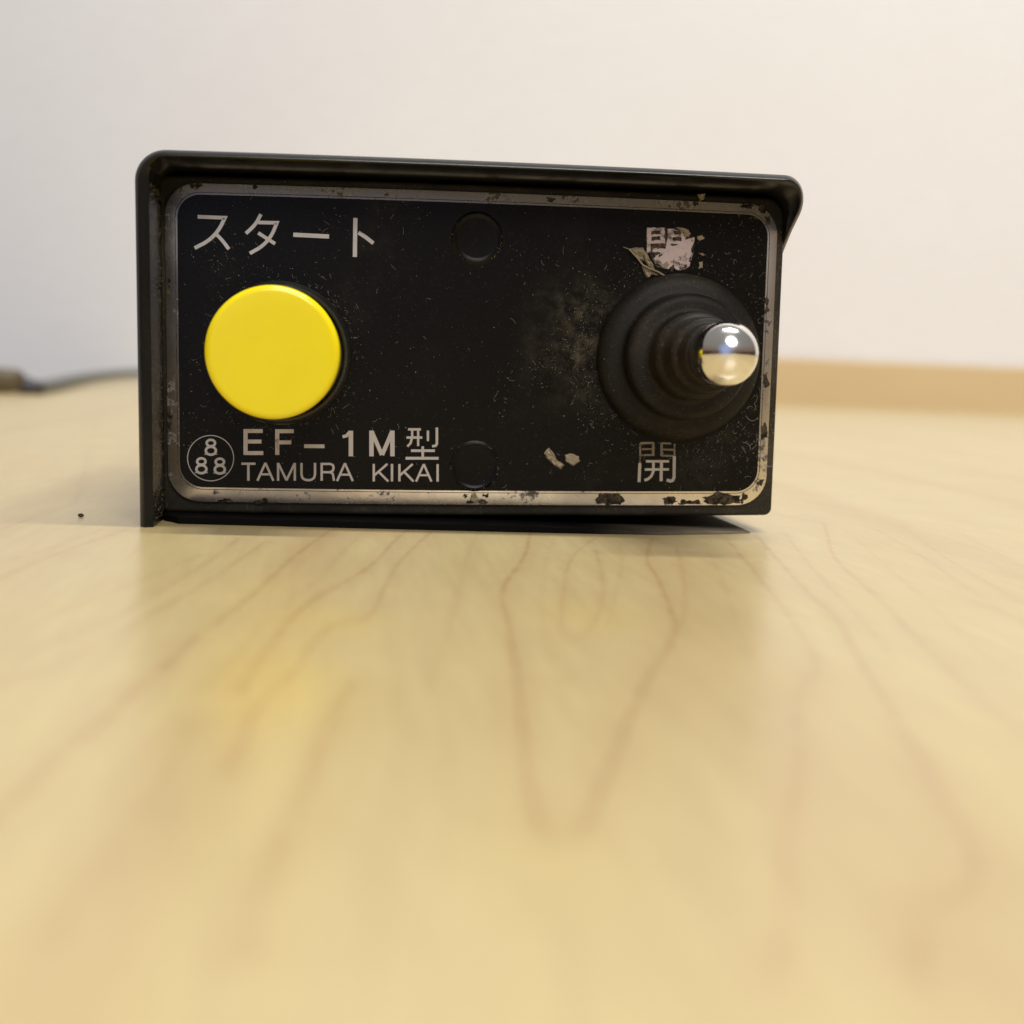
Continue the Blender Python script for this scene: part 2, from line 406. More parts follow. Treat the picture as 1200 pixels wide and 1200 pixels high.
col = m.mix(m.math('MULTIPLY', m.math('MULTIPLY', pore, porez), 0.8), col, (0.30, 0.17, 0.07))
m.set(color=col, rough=m.range(m.noise(60, 3), 0.3, 0.7, 0.28, 0.33), spec=0.6)
m.bump(m.noise(300, 4, 0.6, (1, 0.15, 1)), 0.015, 0.0002)
M['maple'] = m.m
faces = [tuple(int(i) for i in f) for f in Ft] + faces_big + rim
tb = mesh('table', Vt, faces, M['maple'], smooth=False)
def attr(o, name, arr):
    a = o.data.attributes.new(name, 'FLOAT', 'POINT'); v = np.zeros(len(o.data.vertices), dtype=np.float32); v[:arr.size] = arr.ravel(); a.data.foreach_set('value', v)
attr(tb, 'grain', G.astype(np.float32)); attr(tb, 'tint_and_reflection', YW.astype(np.float32))
tag(tb, kind='structure')
# back lip: an upright strip of the same wood closing the far edge
m = NT('maple_lip')
col = m.mix(m.range(m.noise(8, 4, 0.6, (0.35, 1, 1.5), 0.5), 0.35, 0.7), (0.66, 0.50, 0.28), (0.58, 0.42, 0.22))
m.set(color=col, rough=0.4, spec=0.3); M['lip'] = m.m
h0 = at_depth(900, 416, C1[1])[2]; h1 = at_depth(1190, 433, on_lip(135.0)[1])[2]; LH = (h0+h1)/2
print('lip height', h0, h1)
p0 = np.array([K[0], K[1], 0]); p1 = on_lip(1180.0)
def prism_along(a, b, prof):
    """prof: (depth behind the line, height) closed outline swept from a to b"""
    V = []; n = len(prof)
    for q in (a, b):
        for dd, hh in prof: V.append(tuple(q[:2] + nrm[:2]*dd) + (hh,))
    Fc = [(i, (i+1) % n, n+(i+1) % n, n+i) for i in range(n)] + [tuple(reversed(range(n))), tuple(range(n, 2*n))]
    return V, Fc
r_ = 2.0
prof = [(0.0, -20.0), (0.0, LH-r_)] + [(r_-r_*math.cos(a), LH-r_+r_*math.sin(a)) for a in (math.pi/8, math.pi/4, 3*math.pi/8)] + [(r_, LH), (16.0, LH), (16.0, -20)]
V, Fc = prism_along(p0 + u*62.0, p1, prof)
tag(mesh('back_lip', V, Fc, M['lip'], smooth=False), kind='structure')

# ------------------------------------------------------------------ the wall with its woven paper
m = NT('woven_wallpaper')
w1 = m.noise(150, 4, 0.7, (0.35, 1, 2.4)); w2 = m.noise(5, 3, 0.5)
col = m.mix(m.range(w2, 0.3, 0.7), (0.81, 0.795, 0.785), (0.79, 0.77, 0.755))
col = m.mix(m.math('MULTIPLY', m.range(w1, 0.4, 0.62), 0.30), col, (0.74, 0.70, 0.66))
m.set(color=col, rough=0.85, spec=0.2); m.bump(w1, 0.35, 0.0008); M['wall'] = m.m
wo = p0 + nrm*19.0
a = wo - u*1900; b = wo + u*1900
V = [(a[0], a[1], -700), (b[0], b[1], -700), (b[0], b[1], 1900), (a[0], a[1], 1900)]
V += [(v[0]+nrm[0]*90, v[1]+nrm[1]*90, v[2]) for v in V]
wall = mesh('wall', V, [(0, 1, 2, 3), (5, 4, 7, 6), (4, 0, 3, 7), (1, 5, 6, 2), (3, 2, 6, 7), (4, 5, 1, 0)], M['wall'], smooth=False)
tag(wall, kind='structure')

# ------------------------------------------------------------------ cord lying along the table edge
cord = bpy.data.objects.new('power_cord', None); COL.objects.link(cord)
cs = on_table(38, 457); cord.location = (cs[0]*S, cs[1]*S, 0); cord.empty_display_size = 0.01
tag(cord, 'blurred grey cord with a brown plug at the far left edge of the table', 'cord')
def tube(path, rad, seg=14):
    V, Fc = [], []; n = len(path)
    for i, p in enumerate(path):
        t = np.array(path[min(i+1, n-1)]) - np.array(path[max(i-1, 0)]); t = t/np.linalg.norm(t)
        a_ = np.cross(t, (0, 0, 1)); a_ /= np.linalg.norm(a_); b_ = np.cross(a_, t); r = rad[i] if isinstance(rad, list) else rad
        for k in range(seg):
            th = 2*math.pi*k/seg; V.append(tuple(np.array(p)+r*(math.cos(th)*a_+math.sin(th)*b_)))
    for i in range(n-1):
        for k in range(seg):
            k2 = (k+1) % seg; Fc.append((i*seg+k, i*seg+k2, (i+1)*seg+k2, (i+1)*seg+k))
    Fc += [tuple(reversed(range(seg))), tuple(len(V)-seg+k for k in range(seg))]
    return V, Fc
m = NT('grey_cord_sheath'); m.set(color=(0.10, 0.115, 0.115), rough=0.5); M['cord'] = m.m
m = NT('brown_plug_moulding'); m.set(color=m.mix(m.noise(160, 3), (0.13, 0.10, 0.045), (0.07, 0.045, 0.02)), rough=0.4); M['plug'] = m.m
m = NT('dark_strain_relief'); m.set(color=(0.035, 0.03, 0.035), rough=0.5); M['relief'] = m.m
def loc(V): return [(v[0]-cs[0], v[1]-cs[1], v[2]) for v in V]
yq = on_table(40, 462)[1]
path = []
spots = [(40, 455, 0.00), (57, 452, 0.06), (75, 447.5, .2), (95, 443.5, .4), (120, 440, .62), (145, 437.5, .82), (165, 436.5, 1.0), (200, 436, 1.2), (240, 436, 1.35)]
yfar = K[1]-40
for px, py, t in spots:
    p = at_depth(px, py, yq + (yfar-yq)*t); path.append(np.array([p[0], p[1], max(p[2], 2.75)]))
path = smooth_pts(path, 2)
rad = 2.7
V, Fc = tube(path, rad); mesh('cord', loc(V), Fc, M['cord'], cord)
s0 = path[0]; dirp = np.array([-1.0, -0.12, 0.0]); dirp /= np.linalg.norm(dirp)
V, Fc = tube([s0 + dirp*x + np.array([0, 0, 0.25*x/2]) for x in (-4.0, -2, 0, 2.5, 5.5)], [2.2, 2.8, 3.3, 3.8, 4.2]); mesh('strain_relief', loc(V), Fc, M['relief'], cord)
pc = s0 + dirp*10.5 + np.array([0, 0, 1.2])
V, Fc = [], []
for i, (x, hw, hh) in enumerate(((-6.2, 3.6, 3.4), (-5.6, 4.6, 4.3), (-3, 5.3, 5.0), (3, 5.6, 5.3), (12, 5.4, 5.1), (13, 4.8, 4.4))):
    for k in range(16):
        a_ = 2*math.pi*k/16; cx_, sx_ = math.cos(a_), math.sin(a_)
        V.append(tuple(pc + dirp*x + np.array([-dirp[1], dirp[0], 0])*hw*math.copysign(abs(cx_)**.5, cx_) + np.array([0, 0, 1])*(hh*math.copysign(abs(sx_)**.5, sx_))))
for i in range(5):
    for k in range(16): Fc.append((i*16+k, i*16+(k+1) % 16, (i+1)*16+(k+1) % 16, (i+1)*16+k))
Fc += [tuple(reversed(range(16))), tuple(len(V)-16+k for k in range(16))]
mn = min(v[2] for v in V); V = [(v[0], v[1], v[2]-mn+0.02) for v in V]
mesh('plug', loc(V), Fc, M['plug'], cord)

# ------------------------------------------------------------------ the control box
box = bpy.data.objects.new('control_box', None); COL.objects.link(box); box.empty_display_size = 0.02
Rm = Matrix([list(r) for r in BOX_R]).to_4x4()
box.matrix_world = Matrix.Translation((0, 0, BOX_O*S)) @ Rm
tag(box, 'black box with yellow push button, chrome tipped lever and worn lettered nameplate', 'control box')
# housing: the inner body carrying the nameplate
P = rrect(-36.55, -1.35, 36.75, 36.9, (0.9, 0.9, 2.4, 1.5), bow=0.25)
V, Fc = slab(P, -62, -0.35, 0.5); sharp(mesh('housing', V, Fc, M['bezel'], box), 60)
# added black plate standing in for the hood's shadow beneath the housing
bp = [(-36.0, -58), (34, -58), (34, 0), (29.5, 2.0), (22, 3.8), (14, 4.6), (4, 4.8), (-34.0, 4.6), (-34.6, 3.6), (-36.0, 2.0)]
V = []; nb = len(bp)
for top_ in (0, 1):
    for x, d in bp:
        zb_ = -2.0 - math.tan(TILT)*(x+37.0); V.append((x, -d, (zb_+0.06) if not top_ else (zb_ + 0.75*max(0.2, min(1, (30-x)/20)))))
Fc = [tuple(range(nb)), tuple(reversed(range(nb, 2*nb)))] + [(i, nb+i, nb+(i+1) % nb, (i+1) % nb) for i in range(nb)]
sharp(mesh('shadow_plate', V, Fc, M['base'], box, smooth=False))
# feet under it
for (fx, fy) in ((30, 52), (-30, 52), (30, 34)):
    zt = -1.3; zb = -2.0 - math.tan(TILT)*(fx+37.0)
    r = 4.0
    V = []; Fc = []; seg = 20
    for z_, rr in ((zt, r), (zb+.3, r), (zb+0.02, r-.3)):
        for k in range(seg): a_ = 2*math.pi*k/seg; V.append((fx+rr*math.cos(a_), fy+rr*math.sin(a_), z_))
    for i in range(2):
        for k in range(seg): Fc.append((i*seg+k, (i+1)*seg+k, (i+1)*seg+(k+1) % seg, i*seg+(k+1) % seg))
    Fc += [tuple(range(seg)), tuple(reversed(range(2*seg, 3*seg)))]
    sharp(mesh('rubber_foot', V, Fc, M['rubber'], box))
# sleeve: hood over the top and both sides, its right front edge swept back
path = []      # (x, z, normal x, normal z, front d)
xl, xr, zt, rl, rr = -37.72, 37.5, 38.42, 3.3, 3.6
def bowz(x): return 0.22*(1-(x/37.5)**2)
for k in range(22): path.append((xl, -2.0 + 0.02 + (zt-rl+2.0)*k/21, -1, 0, 8.2))
for k in range(1, 13):
    a_ = math.pi - math.pi/2*k/12; path.append((xl+rl+rl*math.cos(a_), zt-rl+rl*math.sin(a_), math.cos(a_), math.sin(a_), 8.2))
for k in range(1, 40): x = xl+rl + (xr-rr-xl-rl)*k/40; path.append((x, zt, 0, 1, 8.2))
for k in range(0, 15):
    a_ = math.pi/2 - math.pi/2*k/14; t = k/14
    path.append((xr-rr+rr*math.cos(a_), zt-rr+rr*math.sin(a_), math.cos(a_), math.sin(a_), 8.2-4.4*t**1.5))
for k in range(1, 18):
    t = k/17; z = zt-rr - 30*t; s_ = min(1, t*30/10.0); path.append((xr, z, 1, 0, 3.8-11.8*s_**0.85))
TK = 1.0
V, Fc = [], []; n = len(path)
for (x, z, nx, nz, d) in path:
    z += bowz(x) if nz > 0.5 else 0
    tk = TK + 0.55*max(0.0, -nx)**2
    for off, dd in ((0, -64), (0, d-1.15), (0.10, d-0.85), (0.62, d-0.06), (0.70, d), (0.80, d-0.05), (tk, d-0.45), (tk, -64)):
        V.append((x-nx*off, -dd, z-nz*off))
q = 8
for i in range(n-1):
    for k in range(q-1): Fc.append((i*q+k, i*q+k+1, (i+1)*q+k+1, (i+1)*q+k))
    Fc.append((i*q+q-1, i*q, (i+1)*q, (i+1)*q+q-1))
Fc += [tuple(reversed(range(q))), tuple(range((n-1)*q, n*q))]
sharp(mesh('hood', V, Fc, M['sleeve'], box), 50)

# nameplate
xL, zB = -35.70, 0.0; xR, zT = 35.70, 36.0
BOW = 0.22
P = rrect(xL, zB, xR, zT, 3.6, bow=BOW); V, Fc = slab(P, -0.37, 0.10, 0.05, 2)
plate = sharp(mesh('nameplate', V, Fc, M['alu'], box))
iL = on_face(209.5, 400)[0]; iR = on_face(894, 400)[0]; iT = on_face(560, 238.7)[1]; iB = on_face(560, 574.5)[1]
print('inner', iL, iR, iB, iT)
ft = rrect(iL, iB+.15, iR, iT-.15, 2.6, bow=0.2); V, Fc = slab(ft, 0.05, 0.13, 0.02, 1)
sharp(mesh('black_print', V, Fc, M['film'], plate))
# fine silver hairline just inside the black print's edge
hl = rrect(iL-0.28, iB-.13, iR+.28, iT+.13, 2.9, bow=0.2)
hin = inset(hl, 0.07); n = len(hl)
V = [(x, -0.112, z) for x, z in hl] + [(x, -0.112, z) for x, z in hin]
V, Fc = V, [(i, (i+1) % n, n+(i+1) % n, n+i) for i in range(n)]
mesh('dark_hairline', V, Fc, M['grime'], plate, smooth=False)

def T(o, sc, pts): return [(o[0]+x/sc, o[1]+y/sc) for x, y in pts]
def G1(p): return T((210, 230), 4.8, p)
start = [(3.9, G1([(105, 116), (258, 122), (225, 190), (170, 250), (88, 292)])), (3.8, G1([(203, 208), (245, 250), (280, 298)])),
         (3.8, G1([(460, 102), (430, 160), (376, 210)])), (3.8, G1([(445, 148), (550, 150), (522, 220), (472, 280), (398, 322)])), (3.8, G1([(445, 207), (540, 268)])),
         (4.6, G1([(642, 217), (843, 227)])),
         (4.6, G1([(991, 123), (988, 342)])), (4.2, G1([(1008, 205), (1048, 230), (1092, 265)]))]
start = [(w, p[:1] + [tuple(q) for q in smooth_pts([np.array(z) for z in p[1:]], 2)] if len(p) == 5 else ([tuple(q) for q in smooth_pts([np.array(z) for z in p], 2)] if len(p) == 3 else p)) for w, p in start]
V, Fc = ribbons(start, 0.15); mesh('start_lettering', V, Fc, M['alu_print'], plate, smooth=False)
def G5(p): return T((440, 420), 4.286, p)
ef = []
ef += [(4.6, [(287.9, 502.8), (287.9, 532.8)]), (4.4, [(286, 505), (308, 505)]), (4.4, [(286, 517.3), (306.5, 517.3)]), (4.4, [(286, 530.8), (308.7, 530.8)])]
ef += [(4.6, [(325, 503), (325, 533)]), (4.4, [(323, 505.2), (344.4, 505.2)]), (4.4, [(323, 518.3), (341.5, 518.3)])]
ef += [(4.2, [(356.5, 522.7), (380.3, 522.9)])]
ef += [(5.0, [(411.2, 504.7), (411.2, 534.6)]), (3.6, [(401.5, 511.8), (406, 510.6), (410, 506)])]
ef += [(5.0, [(435.3, 504.5), (435.3, 534.6)]), (5.0, [(459.8, 504.5), (459.8, 534.6)]), (4.6, [(435.6, 505.5), (447.5, 533)]), (4.6, [(459.5, 505.5), (447.8, 533)])]
ef += [(2.7, G5([(163, 356), (228, 356)])), (2.7, G5([(155, 397), (235, 397)])), (2.6, G5([(184, 356), (184, 395), (176, 425), (160, 442)])), (2.6, G5([(214, 356), (214, 440)])),
       (2.7, G5([(263, 362), (263, 415)])), (2.9, G5([(308, 347), (308, 428), (302, 438), (284, 441)])), (3.0, G5([(178, 463), (298, 463)])), (2.9, G5([(237, 441), (237, 500)])), (3.2, G5([(151, 501), (317, 501)]))]
V, Fc = ribbons(ef, 0.15); mesh('model_lettering', V, Fc, M['alu_print'], plate, smooth=False)
def A_(x0, x1, y0, y1): 
    xm = (x0+x1)/2; return [(2.5, [(x0, y1), (xm, y0)]), (2.5, [(xm, y0), (x1, y1)]), (2.3, [(x0+4, y1-7.5), (x1-4, y1-7.5)])]
def K_(x0, x1, y0, y1): return [(2.6, [(x0+1, y0), (x0+1, y1)]), (2.5, [(x0+1.5, y1-7), (x1-1, y0)]), (2.6, [(x0+6.5, y0+9), (x1, y1)])]
tk = []
y0_, y1_ = 542.3, 563.2
tk += [(2.6, [(283.0, y0_+1), (299.5, y0_+1)]), (2.7, [(291.2, y0_), (291.2, y1_)])]
tk += A_(301.8, 320.5, y0_, y1_)
tk += [(2.6, [(326, y0_), (326, y1_)]), (2.6, [(345.6, y0_), (345.6, y1_)]), (2.5, [(326.2, y0_+.5), (335.8, y1_-.5)]), (2.5, [(345.4, y0_+.5), (335.8, y1_-.5)])]
tk += [(2.6, [(353.4, y0_), (353.4, 556), (354.5, 560), (357.5, 562), (361.3, 562.6), (365, 562), (368, 560), (369.2, 556), (369.2, y0_)])]
tk += [(2.6, [(377, y0_), (377, y1_)]), (2.5, [(377, y0_+1.2), (387, y0_+1.2), (390.2, 545), (391, 548), (390.2, 551.2), (387, 553.2), (377, 553.2)]), (2.5, [(387, 553.2), (390, 555), (391.5, y1_)])]
tk += A_(395.0, 413.4, y0_+.4, y1_+.4)
tk += K_(437, 455, 543.5, 564); tk += [(2.7, [(459.3, 543.5), (459.3, 564)])]
tk += K_(467, 484.5, 543.7, 564); tk += A_(487.5, 505.5, 543.8, 564.2); tk += [(2.7, [(512.7, 543.8), (512.7, 564.3)])]
V, Fc = ribbons(tk, 0.15); mesh('maker_lettering', V, Fc, M['alu_print'], plate, smooth=False)
# ringed emblem of three eights
def ell(cx, cy, rx_, ry_, n=20): return [(cx+rx_*math.cos(2*math.pi*k/n), cy+ry_*math.sin(2*math.pi*k/n)) for k in range(n)] + [(cx+rx_, cy)]
em = [(0.9, ell(247, 536.8, 27, 26.6, 48))]
def eight(cx, cy): return [(2.7, ell(cx, cy-4.5, 4.9, 3.8)), (2.7, ell(cx, cy+4.5, 5.9, 4.7)), (0.8, [(cx-7.6, cy+8.6), (cx+7.6, cy+8.6)])]
for cx, cy in ((247.3, 523.6), (236.2, 545.2), (257.8, 545.6)):
    em += eight(cx, cy) + [(0.5, ell(cx, cy-4.8, 7.3, 5.8)), (0.5, ell(cx, cy+4.9, 8.2, 6.6))][:0]
V, Fc = ribbons(em, 0.15); mesh('emblem', V, Fc, M['alu_print'], plate, smooth=False)
def G7(p): return T((740, 500), 15, p)
op1 = [(3.6, G7([(142, 640), (128, 972)])), (3.6, G7([(748, 520), (742, 890), (720, 940), (680, 955), (612, 935)])),
       (2.9, G7([(248, 607), (655, 607)])), (2.9, G7([(228, 752), (655, 748)])), (3.2, G7([(378, 620), (380, 780), (345, 865), (290, 915), (222, 940)])), (3.6, G7([(522, 600), (515, 955)]))]
V, Fc = ribbons(op1, 0.15); mesh('open_lettering', V, Fc, M['alu_print'], plate, smooth=False)
op2 = [(2.2, G7([(150, 290), (145, 640)])), (2.5, G7([(150, 288), (395, 285)])), (2.0, G7([(180, 395), (380, 390)])), (2.2, G7([(160, 500), (400, 495)])), (3.0, G7([(378, 288), (375, 510)])),
       (3.0, G7([(525, 285), (522, 515)])), (2.3, G7([(525, 288), (690, 295)])), (2.2, G7([(540, 400), (745, 405)])), (2.3, G7([(525, 508), (765, 515)])), (2.2, G7([(752, 300), (750, 520)]))]
V, Fc = ribbons(op2, 0.149); mesh('worn_lettering', V, Fc, M['alu_worn'], plate, smooth=False)
# scraped sign above the lever: bare metal with remains of the black strokes
def G3(p): return T((730, 250), 10, p)
blob = [G3([(281, 170), (480, 172), (500, 190), (600, 178), (690, 225), (740, 290), (832, 285), (828, 430), (800, 520), (778, 620), (720, 655), (640, 670), (600, 640), (540, 655), (470, 645), (420, 600), (370, 585), (330, 520), (312, 460), (272, 462)])]
V, Fc = patch([jag(b_, 0.5, 5, 3) for b_ in blob], 0.15); mesh('scraped_lettering', V, Fc, M['alu_scraped'], plate, smooth=False)
holes = [[(330, 205), (435, 200), (438, 245), (330, 248)], [(335, 275), (430, 270), (432, 315), (330, 318)], [(592, 208), (665, 205), (685, 245), (600, 250)], [(570, 285), (682, 275), (680, 325), (580, 322)],
         [(322, 352), (500, 350), (495, 410), (400, 415), (395, 400), (345, 425), (330, 470), (320, 460)], [(485, 178), (515, 178), (520, 260), (512, 345), (488, 345), (492, 260)], [(325, 450), (450, 462), (380, 500), (345, 545), (322, 520)],
         [(560, 355), (640, 365), (590, 385), (550, 372)], [(360, 595), (440, 600), (450, 640), (400, 640)], [(540, 640), (590, 600), (600, 650), (560, 680)], [(640, 580), (655, 570), (668, 600), (650, 612)], [(715, 605), (745, 600), (740, 640), (712, 650)],
         [(720, 295), (830, 268), (835, 285), (740, 312)], [(800, 400), (830, 330), (832, 450), (800, 480)], [(775, 520), (800, 490), (790, 580), (770, 570)], [(425, 480), (470, 470), (450, 500), (400, 530)]]
V, Fc = patch([jag(G3(h), 0.55, 5, 20+i) for i, h in enumerate(holes)], 0.185, 0.012); mesh('lettering_remains', V, Fc, M['grime'], plate, smooth=False)
# grime and chips on the silver border
ch = [[(703, 578), (727, 578), (733, 588), (722, 592), (700, 591), (697, 586)], [(776, 584), (788, 581), (794, 587), (788, 592), (778, 591)], [(797, 586), (820, 586), (822, 591), (795, 591)],
      [(545, 590), (552, 585), (560, 588), (566, 584), (572, 590)], [(566, 578), (573, 579), (572, 583), (566, 582)], [(544, 579), (548, 580), (547, 583), (543, 582)],
      [(824, 583), (840, 577), (866, 580), (868, 590), (845, 591), (826, 589)], [(866, 586), (872, 578), (876, 581), (870, 590)], [(888, 563), (895, 562), (893, 568), (887, 569)],
      [(896, 254), (902, 252), (903, 262), (898, 265)], [(890, 240), (899, 243), (896, 250), (887, 246)], [(255, 586.5), (270, 583.5), (272, 587.5), (256, 589)], [(298, 587), (310, 583), (315, 588), (300, 590)],
      [(892, 500), (897, 495), (899, 512), (893, 515)], [(893, 440), (899, 436), (901, 452), (896, 455)], [(896, 350), (899, 345), (901, 365), (897, 368)],
      [(222, 216), (236, 215), (238, 219), (224, 220)], [(297, 217), (303, 217), (302, 221), (297, 221)], [(812, 237), (818, 236), (817, 241), (812, 241)], [(640, 232), (650, 233), (647, 238), (641, 236)],
      [(196, 330), (199, 326), (200, 345), (196, 348)], [(197, 480), (200, 470), (202, 500), (198, 505)], [(870, 238), (886, 240), (880, 245), (868, 243)]]
for i, c_ in enumerate(ch):
    V, Fc = patch([jag([(x, y) for x, y in c_], 1.5, 6, 60+i)], 0.118, 0.010); mesh('grime_patch', V, Fc, M['grime'], plate, smooth=False)
# pressed rings of the two screws beneath the film
for cx, cy, r in ((559, 279, 2.72), (556, 546, 2.68)):
    x, z = on_face(cx, cy)
    prof = [(r+0.35, 0.125), (r+0.22, 0.16), (r+0.10, 0.26), (r, 0.30), (r-0.10, 0.27), (r-0.24, 0.17), (r-0.5, 0.145), (0.4, 0.145)]
    V, Fc = lathe(prof, x, z, 64); sharp(mesh('screw_cover', V, Fc, M['film'], plate), 80)

# push button
bx_, bz_ = on_face(319.0, 413, 13)
def rounded(r, d0, d1, b, n=6): return [(r, d0)] + [(r-b+b*math.cos(math.pi/2*k/n), d1-b+b*math.sin(math.pi/2*k/n)) for k in range(n+1)]
button = bpy.data.objects.new('push_button', None); COL.objects.link(button); button.parent = box; button.location = (0, 0, 0)
V, Fc = lathe([(8.25, 0.1), (8.2, 1.2), (8.0, 1.9), (7.75, 2.2), (7.5, 2.2), (7.35, 2.0), (7.3, 0.9), (7.2, 0.7)], bx_, bz_, 128); sharp(mesh('collar', V, Fc, M['neck'], button), 50)
V, Fc = lathe([(7.02, 0.3)] + rounded(7.04, 1.0, 13.0, 0.75, 8) + [(5.0, 13.03), (2.0, 13.04)], bx_, bz_, 128); sharp(mesh('cap', V, Fc, M['yellow'], button), 50)

# lever in its rubber boot
lx, lz = on_face(794.5, 419.5, 0)
tx, tz = on_face(852.5, 414.6, 19.5)
lever = bpy.data.objects.new('lever', None); COL.objects.link(lever); lever.parent = box
def lean(d):
    t = max(0, d)/19.5; return ((tx-lx)*t, (tz-lz)*t)
prof = [(9.9, 0.1), (9.95, 0.5), (9.85, 1.0), (9.5, 1.5), (8.9, 1.9), (8.2, 2.1), (7.6, 2.15), (7.25, 2.4), (7.3, 3.2), (7.35, 4.2), (7.25, 4.9), (6.9, 5.3), (6.3, 5.45), (5.7, 5.4), (5.2, 5.5), (4.95, 5.9),
        (4.95, 7.0), (4.95, 8.2), (4.8, 8.8), (4.5, 9.1), (4.28, 9.3), (4.22, 10), (4.22, 12.0), (4.12, 12.5), (3.9, 12.75), (3.62, 12.8), (3.5, 13.0), (3.5, 15.2), (3.42, 15.5), (3.2, 15.65), (2.9, 15.6), (2.7, 15.2), (2.7, 14.6)]
V, Fc = lathe(prof, lx, lz, 128, lean); o = sharp(mesh('rubber_boot', V, Fc, M['rubber'], lever), 70)
R = 3.48
prof = [(2.4, 14.5), (2.55, 15.8), (2.95, 16.2), (R-.05, 16.9), (R, 17.6), (R, 18.6)] + [(R*math.cos(a_), 18.6+R*0.98*math.sin(a_)) for a_ in [math.pi/2*k/20 for k in range(1, 20)]] + [(0.02, 18.6+R*.98)]
V, Fc = lathe(prof, lx, lz, 96, lean); sharp(mesh('chrome_tip', V, Fc, M['chrome'], lever), 80)

# torn glue and paper rests stuck on the plate
def flake(pts_top, d, thick, seed):
    """crumpled flake with an uneven raised surface"""
    rnd = random.Random(seed); Q = jag(pts_top, 0.5, 3, seed)
    V, Fc = [], []; n = len(Q)
    cx = sum(p[0] for p in Q)/n; cy = sum(p[1] for p in Q)/n
    rings = (1.0, 0.8, 0.5, 0.2)
    for j, f_ in enumerate(rings):
        for p in Q:
            x, z = on_face(cx+(p[0]-cx)*f_, cy+(p[1]-cy)*f_)
            dd = d if j == 0 else d + thick*(0.45+0.55*rnd.random())*(1 if j < 3 else 0.8)
            V.append((x, -dd, z))
    for j in range(3):
        for k in range(n): Fc.append((j*n+k, j*n+(k+1) % n, (j+1)*n+(k+1) % n, (j+1)*n+k))
    Fc.append(tuple(range(3*n, 4*n)))
    return V, Fc
FL = [(G3([(75, 415), (140, 400), (225, 400), (280, 470), (330, 560), (370, 640), (355, 675), (300, 640), (250, 560), (225, 470), (235, 560), (170, 540), (110, 470)]), .55),
      (G3([(215, 620), (300, 655), (360, 690), (480, 735), (400, 735), (330, 720), (290, 765), (250, 700)]), .45), (G3([(600, 160), (690, 165), (760, 190), (795, 235), (770, 280), (720, 280), (700, 230), (650, 190)]), .35),
      (G3([(865, 265), (930, 262), (955, 300), (900, 325), (868, 300)]), .15), (G3([(870, 465), (930, 470), (975, 490), (930, 500)]), .22), (G3([(880, 570), (930, 565), (935, 640), (870, 650), (890, 610)]), .12),
      ([(637, 531), (643, 524), (648, 530), (652, 538), (661, 545), (657, 550), (650, 546), (642, 539)], .45), ([(662, 533), (669, 531), (678, 535), (679, 541), (672, 546), (663, 541)], .18),
      (G3([(440, 610), (520, 560), (545, 600), (500, 650), (455, 645)]), .2), ([(817, 228), (826, 226), (825, 233), (820, 236)], .5), ([(552, 579), (557, 578), (562, 585), (556, 590), (550, 586)], .3)]
for i, (pts, th) in enumerate(FL):
    V, Fc = flake(pts, 0.15, th*0.8, 100+i); mesh('glue_flake', V, Fc, M['glue'], plate, smooth=False)
V, Fc = ribbons([(1.6, G3([(60, 425), (150, 520), (220, 610), (300, 650), (400, 690), (475, 735)])), (.6, G3([(-10, 400), (60, 425)]))], 0.62, 0.06); mesh('torn_strip', V, Fc, M['glue'], plate, smooth=False)

# loose dust specks and curled lint over the face: too many to count
rnd = random.Random(5)
V, Fc = [], []
def speck(x, z, d, r):
    b = len(V); k = rnd.choice((3, 4, 5)); a0 = rnd.random()*6.3; el = rnd.uniform(0.4, 1.0); ph = rnd.random()*3.14
    for i in range(k):
        a_ = a0+2*math.pi*i/k; ux, uz = r*math.cos(a_), el*r*math.sin(a_)
        V.append((x+ux*math.cos(ph)-uz*math.sin(ph), -d, z+ux*math.sin(ph)+uz*math.cos(ph)))
    V.append((x, -d-r*0.7, z))
    for i in range(k): Fc.append((b+i, b+(i+1) % k, b+k))
def hair(x, z, d, L, r, curl):
    a_ = rnd.random()*6.28; c = rnd.uniform(-curl, curl); n = 7; pts = []
    for i in range(n):
        pts.append((x, z)); x += L/n*math.cos(a_); z += L/n*math.sin(a_); a_ += c + rnd.uniform(-.35, .35)
    b = len(V)
    for i, (px, pz) in enumerate(pts):
        qx, qz = pts[min(i+1, n-1)]; ox, oz = pts[max(i-1, 0)]; tx_, tz_ = qx-ox, qz-oz; l = math.hypot(tx_, tz_) or 1
        nx_, nz_ = -tz_/l*r, tx_/l*r
        dd = d + 0.04 + 0.10*abs(math.sin(i*1.1))
        V.extend([(px+nx_, -dd, pz+nz_), (px, -dd-r*1.4, pz), (px-nx_, -dd, pz-nz_)])
    for i in range(n-1):
        p = b+3*i; Fc.extend([(p, p+1, p+4, p+3), (p+1, p+2, p+5, p+4)])
def face_ok(x, z):
    return math.hypot(x-bx_, z-bz_) > 8.3 and math.hypot(x-lx, z-lz) > 10.2
def density(x, z):
    v = 0.05 + 1.2*max(0, noise.noise(Vector((x*0.16, z*0.16, 3.0))))**1.3
    v += 0.9*math.exp(-((math.hypot(x-lx, z-lz)-10.2)/3.0)**2) + 0.55*math.exp(-((math.hypot(x-bx_, z-bz_)-8.3)/1.8)**2)
    v += 0.9*math.exp(-(((x-13.5)/3.0)**2+((z-20)/5.0)**2)) + 0.5*math.exp(-(((x-33)/2.5)**2))
    return v
cnt = 0
while cnt < 3600:
    x = rnd.uniform(-34, 34.5); z = rnd.uniform(1.2, 35)
    if face_ok(x, z) and rnd.random() < density(x, z): speck(x, z, 0.13, 0.018+0.05*rnd.random()**5); cnt += 1
cnt = 0
